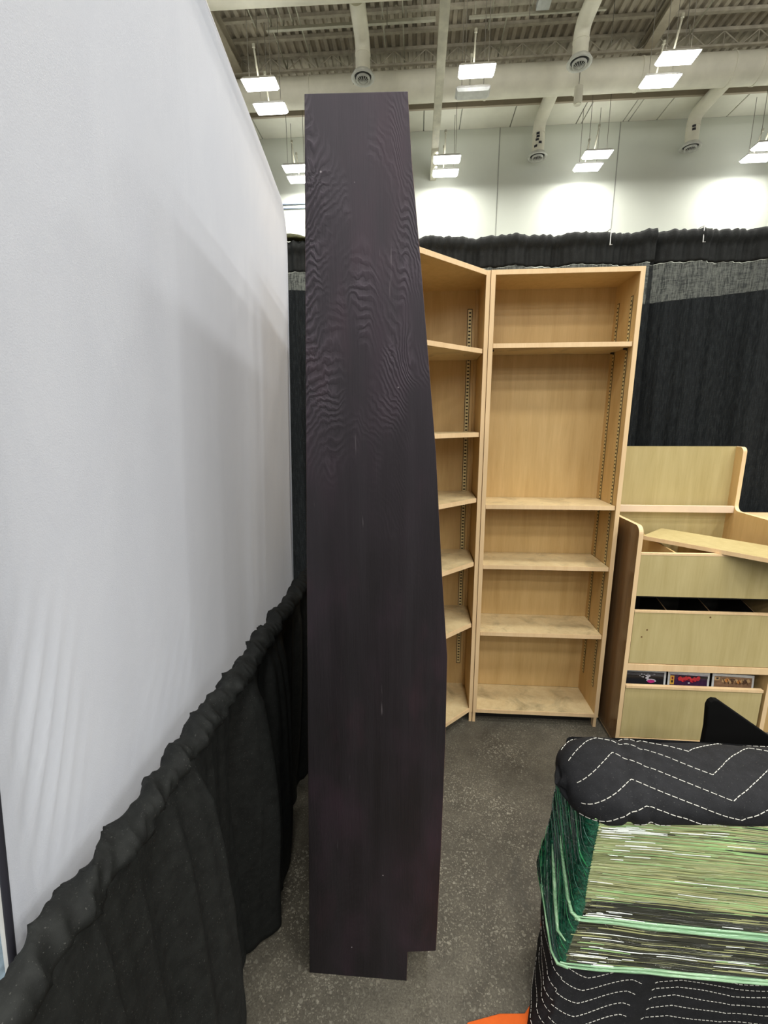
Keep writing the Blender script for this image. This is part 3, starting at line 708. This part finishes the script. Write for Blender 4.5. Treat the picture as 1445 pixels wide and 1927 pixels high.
for k in range(7):
    sh.append(([(.22 + .1 * k, .012), (.235 + .1 * k, .012), (.30 + .1 * k, .036), (.28 + .1 * k, .037)], i_brn))
print_card(1.382, 1.566, .370, -.006, 'tan and brown print with small badge, rightmost in the lowest bin', sh, ink('ink_umber', (.24, .14, .08)))

# ------------------------------------------------------------------ black panel leaning before the bin
bp = [(1.02, 0), (1.047, .44), (1.044, .522), (1.050, .540), (1.062, .549), (1.078, .547), (1.245, .432), (1.62, .17), (1.66, 0)]
obj('black_board', MB().prism([(x, 1.45 + .05 * z, z) for x, z in bp], (0, .022, 0)), m_blackboard, label='black felt board with slanting rounded corner between bin and wrapped bundle', cat='board', bevel=.004, org=(1.3, 1.45, 0))

# ================================================================== WHITE FABRIC WALL (next booth)
def WX(y, z):
    ty = (y - .416) / 1.784; tz = (z - .8) / 1.64
    b = -.52 - .12 * ty; tp = -.39 - .205 * ty
    return b + (tp - b) * tz
Y0, Y1, ZT = .43, 2.205, 2.435
t = thing('fabric_backwall', (-.55, 1.3, 0), 'large white stretched fabric backdrop wall on the left, beyond the low drape', 'backdrop')
def edge_y(z):       # rounded top rear corner
    r = .16
    return Y1 if z < ZT - r else Y1 - r + math.sqrt(max(0, r * r - (z - ZT + r) ** 2))
def FY(z): return .394 + .0262 * z
def wrinkle(y, z):
    d = .010 * nz(y * 1.6, z * .9, 2) + .004 * nz(y * 5, z * 2.2, 5)
    # pulled folds near the front edge, low down
    g = math.exp(-((y - .50) / .055) ** 2) * math.exp(-((z - 1.10) / .15) ** 2)
    d += .0055 * g * math.sin(y * 190 - z * 62)
    g2 = math.exp(-((y - .85) / .3) ** 2) * math.exp(-((z - .95) / .25) ** 2)
    d += .0004 * g2 * math.sin(y * 120 - z * 60 + 3 * nz(y * 4, z * 4))
    # vertical tent folds toward the rear
    g3 = max(0, min(1, (1.9 - z) / .6))
    d += .008 * g3 * math.exp(-((y - 1.45) / .05) ** 2) + .007 * g3 * math.exp(-((y - 1.95) / .05) ** 2)
    return d
def F(u, v):
    z = .0 + ZT * v; y = FY(z) + (edge_y(z) - FY(z)) * u
    return (WX(y, z) + wrinkle(y, z), y, z)
obj('fabric', MB().grid(200, 140, F), m_white, t, nrm=False)
rim = [(Y0, .0), (Y0, .6), (Y0, 1.2), (Y0, 1.8), (Y0, ZT)] + [(Y0 + (Y1 - .16 - Y0) * k / 8, ZT) for k in range(1, 9)] + \
      [(Y1 - .16 + .16 * math.sin(math.pi / 2 * k / 6), ZT - .16 + .16 * math.cos(math.pi / 2 * k / 6)) for k in range(1, 7)] + [(Y1, 1.6), (Y1, .8), (Y1, 0)]
obj('frame', MB().tube([(WX(y, z) - .024, y + (.012 if y < .5 else -.012 if y > 2.1 else 0), z - (.012 if z > 2.4 else 0)) for y, z in rim], .014, 8), m_house, t)
# rim fabric at the top between the two faces
mb = MB()
for (ya, za), (yb, zb) in zip(rim[4:], rim[5:]):
    mb.add([(WX(ya, za), ya, za), (WX(yb, zb), yb, zb), (WX(yb, zb) - .03, yb, zb), (WX(ya, za) - .03, ya, za)], [(0, 1, 2, 3)])
obj('fabric_edge', mb, m_white, t, nrm=False)
obj('black_piping', MB().tube([(WX(FY(z), z) + wrinkle(FY(z), z), FY(z) - .003, z) for z in [ZT * k / 12 for k in range(13)]], .0045, 6), m_piping, t)
# neighbour booth behind it
obj('booth_carpet', MB().box(-4.2, -1.04, -.6, 2.4, 0, .006), m_booth, label='blue grey booth carpet seen past the front edge of the fabric wall', cat='carpet')
t = thing('carton', (-1.5, 1.1, 0), 'cream topped brown carton on the blue grey carpet, far left edge', 'box')
obj('carton_body', MB().box(-1.95, -1.262, 1.005, 1.6, .006, .075), m_card, t, bevel=.004)
obj('carton_lid', MB().box(-1.955, -1.257, 1.0, 1.605, .075, .36), m_cream, t, bevel=.004)

# ================================================================== LOW DRAPE ON SIDE RAIL
RXR, RZ = -.452, .872
t = thing('low_black_drape', (RXR, .9, 0), 'low black drape gathered on the side rail, running from front left to the back', 'drape')
obj('rail', MB().tube([(RXR, -.3, RZ), (RXR, 2.44, RZ)], .012, 10), m_wire, t)
for y in (-.3, 2.44):
    obj('upright', MB().tube([(RXR, y, 0), (RXR, y, RZ + .02)], .018, 10), m_wire, t)
hem = [(-.3, .0), (.3, .02), (.60, .075), (.669, .078), (.74, .033), (.80, .005), (.82, -.01), (.88, -.045), (.93, -.048), (.99, -.01), (1.053, .049), (1.13, .034), (1.22, .02), (1.375, -.019), (1.48, -.035), (1.574, -.043), (1.664, -.007), (1.8, .02), (1.95, -.01), (2.1, .02), (2.44, 0)]
def skirt(y, s):        # s 0 at rail, 1 at hem
    h = interp(hem, y) * 1.02
    f = .012 * math.sin(y * 31 + 4.5 * nz(y * 2.2, 1) + .6 * s) + .016 * (max(0, 1 - 1.8 * abs(nz(y * 11 + .3 * s, 7))) ** 2.2 - .35) + .004 * nz(y * 17 + s, 7) + .0025 * math.sin(y * 150 + 5 * nz(y * 5, 2)) * (1 - s)
    k = s ** .8
    f += .014 * math.sin(y * 21 + 3 * nz(y * 1.7, 3)) + .004 * math.sin(y * 64 + 4 * nz(y * 3, 9))
    return RXR + .016 + .010 * s * (1 - s) * 4 - .016 * s + h * k + 1.25 * f * min(1, s * 9) * (.35 + .65 * math.sin(math.pi * min(1, s * .86 + .1))) + .004 * nz(y * 9, s * 3)
def sleeve_r(y, a):
    q = y * 13 + .35 * math.sin(a + 1.0) + .5 * nz(y * 2.2, 1)
    rd = (1 - abs(nz(q, a * .28, 2)) * 1.7)
    r2_ = (1 - abs(nz(q * 2.3 + 4, a * .4, 6)) * 1.7)
    return .0195 + .015 * max(0, rd) ** 2.6 + .006 * max(0, r2_) ** 3 + .0035 * nz(y * 9, a * .9) + .0012 * nz(y * 80, a * 5)
def yy(u): return -.28 + 2.72 * u
def sleeve(u, v):
    a = math.pi * 2 * v; y = yy(u); r = sleeve_r(y, a)
    return (RXR + r * math.cos(a), y + .010 * math.sin(a), RZ + .002 + r * math.sin(a))
obj('gathered_sleeve', MB().grid(900, 20, sleeve, closev=True), m_velour, t, nrm=False)
def sk(u, v):
    y = yy(u); z = RZ + .002 - (RZ - .006) * v
    return (skirt(y, v), y, z)
obj('skirt', MB().grid(640, 46, sk), m_velour, t, thick=.0025, nrm=False)
obj('skirt', MB().grid(300, 12, lambda u, v: (RXR - .024 - .008 * math.sin(yy(u) * 45) * v, yy(u), RZ - .004 - (RZ - .012) * v)), m_velour, t, nrm=False)

# ================================================================== WRAPPED BUNDLE
t = thing('wrapped_bundle', (.9, .95, 0), 'bundle wrapped in black quilted moving blankets and greenish stretch film', 'bundle')
BR = 1.75
def lx(z): return interp([(0, .300), (.12, .332), (.246, .356), (.45, .386), (.70, .40)], z)
YF, YBk = .855, 1.06
# body cross-section at height z: rounded rectangle path starting at the right back, going left round to the right front
def body_pt(s, z, off=0.0):
    x0 = lx(z) - off; yf = YF - off - .012 * max(0, (.246 - z) / .246); yb = YBk + off; r = .022
    La = BR - x0 - r; Lc = math.pi / 2 * r; Ld = yb - yf - 2 * r
    # s is metres along the path, starting at front left corner going right (s>0) or left round the end (s<0)
    tp = max(0, (.30 - z) / .30) * .42          # the end narrows towards the back near the floor
    if s >= 0: return (x0 + r + s, yf)
    q = -s
    if q < Lc:
        a = q / r; return (x0 + r - r * math.sin(a), yf + r - r * math.cos(a))
    q -= Lc
    if q < Ld: return (x0 + tp * q, yf + r + q)
    q -= Ld
    if q < Lc:
        a = q / r; return (x0 + tp * Ld + r - r * math.cos(a), yb - r + r * math.sin(a))
    return (x0 + tp * Ld + r + (q - Lc), yb)
SMIN, SMAX = -.235 - 1.3, 1.33
def wob(s, z): return .006 * nz(s * 3.2, z * 4, 1) + .003 * nz(s * 9, z * 9, 3)
def body_fn(off, z0, z1, s0, s1, wobk=1.0, extra=None):
    def f(u, v):
        s = s0 + (s1 - s0) * u; z = z0 + (z1 - z0) * v
        e = off + wob(s, z) * wobk + (extra(s, z) if extra else 0)
        x, y = body_pt(s, z, e); return (x, y, z)
    return f
def skirt_extra(s, z):
    k = max(0, (.25 - z) / .25)
    d = (.016 * k * math.sin(s * 9 + 1) + .010 * k * math.sin(s * 26 + 6 * z)) * (1 if s > 0 else .25)
    if s > .19: d -= .022 * min(1, (s - .19) / .03) * min(1, k * 2.5)      # second blanket tucked in behind the first
    return d
obj('blanket', MB().grid(330, 60, body_fn(0, .009, .70, SMIN, SMAX, 1, skirt_extra)), m_quilt, t, nrm=False)
# top roll
CY_, CZ_ = .948, .676
def roll_pt(x, a, off=0.0):
    # a: angle, 0 = +Y (back), 90 = up, 180 = front
    x0 = .362
    k = max(0.0, min(1.0, (x - x0) / .10)); cap = math.sqrt(max(0, 1 - (1 - k) ** 2))
    sag = .010 * math.sin(x * 5.2 + .4) + .006 * nz(x * 7, a) + .0035 * nz(x * 22, a * 3)
    cr = -.006 * math.exp(-((x - .50 - .03 * math.cos(a)) / .010) ** 2) - .005 * math.exp(-((x - .545 - .03 * math.cos(a)) / .008) ** 2)
    ry = (.112 + sag + cr + off) * (.34 + .66 * cap) if x < x0 + .10 else .112 + sag + cr + off
    rz = (.056 + sag * .5 + cr * .6 + off) * (.34 + .66 * cap) if x < x0 + .10 else .056 + sag * .5 + cr * .6 + off
    ca, sa = math.cos(a), math.sin(a)
    e = .92
    yv = CY_ + ry * math.copysign(abs(ca) ** e, ca); zv = CZ_ + .006 * math.sin(x * 2.0) - .014 * (1 - k) + rz * math.copysign(abs(sa) ** e, sa)
    return (x, yv, zv)
def roll_f(u, v):
    x = .362 + (BR - .362) * (u ** 1.3); return roll_pt(x, 2 * math.pi * v)
obj('rolled_blanket', MB().grid(260, 48, roll_f, closev=True), m_quilt, t, nrm=False)
# tucked end flap of the roll
def cap_f(u, v):
    a = 2 * math.pi * v; r = u
    p = roll_pt(.366, a); c = (.352, CY_ - .01, CZ_ - .012)
    fr = .010 * math.sin(a * 3 + u * 4) * (1 - u) + .008 * math.sin(a * 7) * u * (1 - u)
    return (c[0] + (p[0] - c[0]) * r - fr, c[1] + (p[1] - c[1]) * r, c[2] + (p[2] - c[2]) * r)
obj('end_flap', MB().grid(10, 40, cap_f, closev=True), m_quilt, t, nrm=False)
# stitching: dashes along zigzags laid on the cloth
def dash(mb, pts, w=.0011, dl=.011, gap=.0035):
    acc = 0.0; on = True; seg = [pts[0]]
    for a, b in zip(pts, pts[1:]):
        a = Vector(a); b = Vector(b); L_ = (b - a).length
        if L_ > .02: continue
        acc += L_
        if on: seg.append(tuple(b))
        if acc > (dl if on else gap):
            if on and len(seg) > 1: mb.tube(seg, w, 4, cap=False)
            on = not on; acc = 0; seg = [tuple(b)]
def zig(p, per, amp):
    q = (p / per) % 1.0; tri = 4 * abs(q - .5) - 1
    return amp * (math.sin(math.pi / 2 * tri) * .45 + tri * .55)
def zig2(p, per, amp):
    q = (p / per) % 1.0
    return amp * (1 - 2 * q / .58 if q < .58 else -1 + 2 * (q - .58) / .42)
mb = MB()
for k in range(7):                         # round the roll
    base = .75 + k * .62; pts = []
    for i in range(1200):
        x = .378 + (BR - .4) * i / 1199
        a = base - zig2(x - .455 - k * .012, .365, .52)
        pts.append(roll_pt(x, a, .0008))
    dash(mb, pts, .0009, .010, .0032)
obj('stitching', mb, m_thread, t, kind='stuff')
mb = MB()
for k in range(9):                         # lower skirt, left blanket
    pts = []
    for i in range(420):
        s = -.16 + .345 * i / 419
        z = .262 - k * .034 + zig(s + .04, .20, .018) - .16 * max(0, s) * .35
        if z < .01: continue
        e = .0012 + wob(s, z) + skirt_extra(s, z); x, y = body_pt(s, z, e); pts.append((x, y, z))
    if len(pts) > 4: dash(mb, pts, .0008, .007, .003)
for k in range(12):                        # tucked blanket to the right, tighter lines
    pts = []
    for i in range(900):
        s = .215 + 1.05 * i / 899
        z = .30 - k * .030 + zig(s, .27, .022)
        if z < .01 or z > .66: continue
        e = .0012 + wob(s, z) + skirt_extra(s, z); x, y = body_pt(s, z, e); pts.append((x, y, z))
    if len(pts) > 4: dash(mb, pts, .0008, .007, .003)
for k in range(5):                         # under the film
    pts = []
    for i in range(900):
        s = -.2 + 1.4 * i / 899
        z = .36 + k * .06 + zig(s * 1.0, .24, .045)
        e = .0012 + wob(s, z); x, y = body_pt(s, z, e); pts.append((x, y, z))
    dash(mb, pts, .0009, .008, .003)
obj('stitching', mb, m_thread, t, kind='stuff')
# stretch film shells
f_top = film('pale_olive_film', (.20, .20, .085), (.50, .60, .27), .80, .98, (2.4, 2.4, 120), 0)
f_low = film('clear_streaked_film', (.035, .036, .022), (.24, .245, .13), .04, .72, (2.0, 2.0, 110), 2)
f_end = film('dark_green_end_film', (.004, .035, .022), (.03, .22, .12), .55, .95, (30, 30, 60), 3)
f_rope = film('bunched_green_film', (.13, .32, .15), (.40, .62, .38), .9, 1.0, (3, 3, 90), 1)
f_glint = flat('painted_film_glint', (.86, .92, .86), .12, spec=1.0)  # white colour standing in for highlights on the film
f_grn = flat('film_strand_green', (.30, .50, .20), .15, spec=.9, amp=.3)
f_dk = flat('film_strand_dark', (.022, .024, .016), .2, spec=.9)
f_ol = flat('film_strand_olive', (.36, .37, .17), .2, spec=.9, amp=.3)
def rip(s, z): return .0022 * math.sin(z * 900 + 5 * nz(s * 1.2, z * 30)) + .002 * nz(s * 2, z * 160)
obj('film_band', MB().grid(150, 110, body_fn(.007, .430, .672, .0, SMAX, 1, rip)), f_top, t, nrm=False)
obj('film_band', MB().grid(150, 100, body_fn(.006, .238, .445, .0, SMAX, 1, rip)), f_low, t, nrm=False)
obj('film_end', MB().grid(60, 60, body_fn(.006, .238, .668, -.30, .002, 1, lambda s, z: .0025 * math.sin(z * 380 - s * 420 + 3 * nz(s * 9, z * 9)))), f_end, t, nrm=False)
# strands and painted white glints: flat ribbons drawn tight round the bundle
mb = MB()
rnd = random.Random(3)
def ribbon(mb, s0, s1, z0, z1, w, off, mi, n=14):
    vs = []
    for i in range(n):
        q = i / (n - 1); s = s0 + (s1 - s0) * q; z = z0 + (z1 - z0) * q
        ww = w * math.sin(math.pi * (q * .96 + .02)) ** .4
        e = off + wob(s, z)
        x, y = body_pt(s, z - ww, e - .0002); x2, y2 = body_pt(s, z + ww, e - .0006); xm, ym = body_pt(s, z, e + .0004)
        vs += [(x, y, z - ww), (xm, ym, z), (x2, y2, z + ww)]
    fs = []
    for i in range(n - 1):
        for j in range(2): fs.append((3 * i + j, 3 * i + 3 + j, 3 * i + 4 + j, 3 * i + 1 + j))
    mb.add(vs, fs, mi, True)
for k in range(1000):
    z = rnd.uniform(.245, .668); L_ = rnd.uniform(.05, .5); s = rnd.uniform(-.01, 1.2)
    if s < .15 and rnd.random() < .5: s = rnd.uniform(0, .03)
    up_ = z > .455 - .05 * s
    r_ = rnd.random()
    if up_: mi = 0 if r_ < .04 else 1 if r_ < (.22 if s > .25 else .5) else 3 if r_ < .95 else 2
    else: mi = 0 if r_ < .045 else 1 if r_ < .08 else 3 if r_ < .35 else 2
    dz = -.028 * L_ + rnd.uniform(-.012, .012) * L_
    if up_: dz = -.06 * L_
    ribbon(mb, s, min(s + L_, SMAX), z, max(.24, z + dz), rnd.uniform(.0003, .0010) * (2.2 if mi != 0 else .9), .0085 + rnd.random() * .002, mi)
for k in range(110):  # white ribbons painted on as glints of the film
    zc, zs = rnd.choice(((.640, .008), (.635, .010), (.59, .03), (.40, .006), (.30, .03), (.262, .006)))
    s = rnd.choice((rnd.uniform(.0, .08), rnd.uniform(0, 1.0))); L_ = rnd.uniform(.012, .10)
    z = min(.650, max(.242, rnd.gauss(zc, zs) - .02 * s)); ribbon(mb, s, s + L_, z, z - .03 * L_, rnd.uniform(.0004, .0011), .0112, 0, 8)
for k in range(90):                        # dark clear gaps between the layers
    s = rnd.uniform(0, 1.1); L_ = rnd.uniform(.08, .35); z = rnd.choice((rnd.gauss(.435, .008), rnd.gauss(.352, .010), rnd.gauss(.275, .012), rnd.gauss(.40, .006)))
    ribbon(mb, s, min(SMAX, s + L_), z, z - .01 * L_, rnd.uniform(.0010, .0028), .0098, 2)
obj('film_strand', mb, [f_glint, f_grn, f_dk, f_ol], t, kind='stuff', nrm=False)
# diagonal strands on the end
mb = MB()
for k in range(120):
    z = rnd.uniform(.27, .70); s = rnd.uniform(-.26, -.06); L_ = rnd.uniform(.05, .16)
    ribbon(mb, s, min(s + L_, -.004), min(.665, z), max(.24, min(.665, z) - L_ * rnd.uniform(.8, 1.2)), rnd.uniform(.0004, .0009), .0075 + rnd.random() * .002, rnd.choice((0, 1, 2, 2, 2)))
obj('film_strand', mb, [flat('teal_film', (.03, .14, .095), .15, spec=.9), flat('bright_green_film', (.02, .24, .07), .15, spec=.9), flat('black_green_film', (.005, .03, .02), .2, spec=.9)], t, kind='stuff', nrm=False)
# bunched ropes of film
def rope(z0, z1, r, s0=-.01, jig=.0015, squash=1.0):
    pts = []; rs = []
    for i in range(80):
        q = i / 79; s = s0 + (SMAX - s0) * q; z = z0 + (z1 - z0) * q
        x, y = body_pt(s, z, .011 + wob(s, z)); pts.append((x, y, z + jig * nz(s * 12, z0 * 50)))
        rs.append(r * (.55 + .45 * min(1, q * 8)) * (1 + .25 * nz(s * 20, z0 * 9)))
    return MB().tube(pts, rs, 8)
obj('film_rope', rope(.382, .362, .0055), f_rope, t, label='bright green bunched rope of film, upper')
obj('film_rope', rope(.243, .243, .0042), f_rope, t, label='pale green bunched rope of film, lower')
obj('film_rope', rope(.390, .378, .003), f_rope, t)
obj('film_rope', rope(.252, .252, .003), f_rope, t)
def rope_pts(pts, r): 
    P = []
    for (s, z) in pts:
        x, y = body_pt(s, z, .012 + wob(s, z)); P.append((x, y, z))
    return MB().tube(P, r, 8)
obj('film_rope', rope_pts([(-.13, .49), (-.115, .47), (-.095, .45), (-.07, .43), (-.045, .41), (-.02, .394), (0, .384)], [.001, .003, .004, .0045, .0045, .0045, .005]), f_rope, t)
obj('film_rope', rope_pts([(-.17, .42), (-.155, .405), (-.135, .39), (-.11, .37), (-.085, .35), (-.06, .335), (-.035, .32), (-.01, .318)], [.001, .003, .0045, .005, .005, .0045, .004, .002]), f_rope, t)
obj('film_rope', rope_pts([(-.16, .30), (-.12, .28), (-.08, .262), (-.04, .250), (-.015, .245), (.01, .243)], [.001, .002, .003, .003, .004, .004]), f_rope, t)

# orange cloth spread under the bundle
oc = [(.10, .80), (.15, .862), (.235, .885), (.30, .89), (.36, .95), (.385, 1.06), (.405, 1.125), (.412, 1.15), (.44, 1.17), (.60, 1.16), (.62, .95), (.40, .90), (.30, .80), (.26, .68), (.12, .70)]
obj('orange_cloth', MB().prism([(x, y, .0005) for x, y in oc], (0, 0, .006)), m_orange, label='orange cloth under the wrapped bundle, peeking out at its left', cat='cloth', bevel=.002, org=(.9, .95, 0))
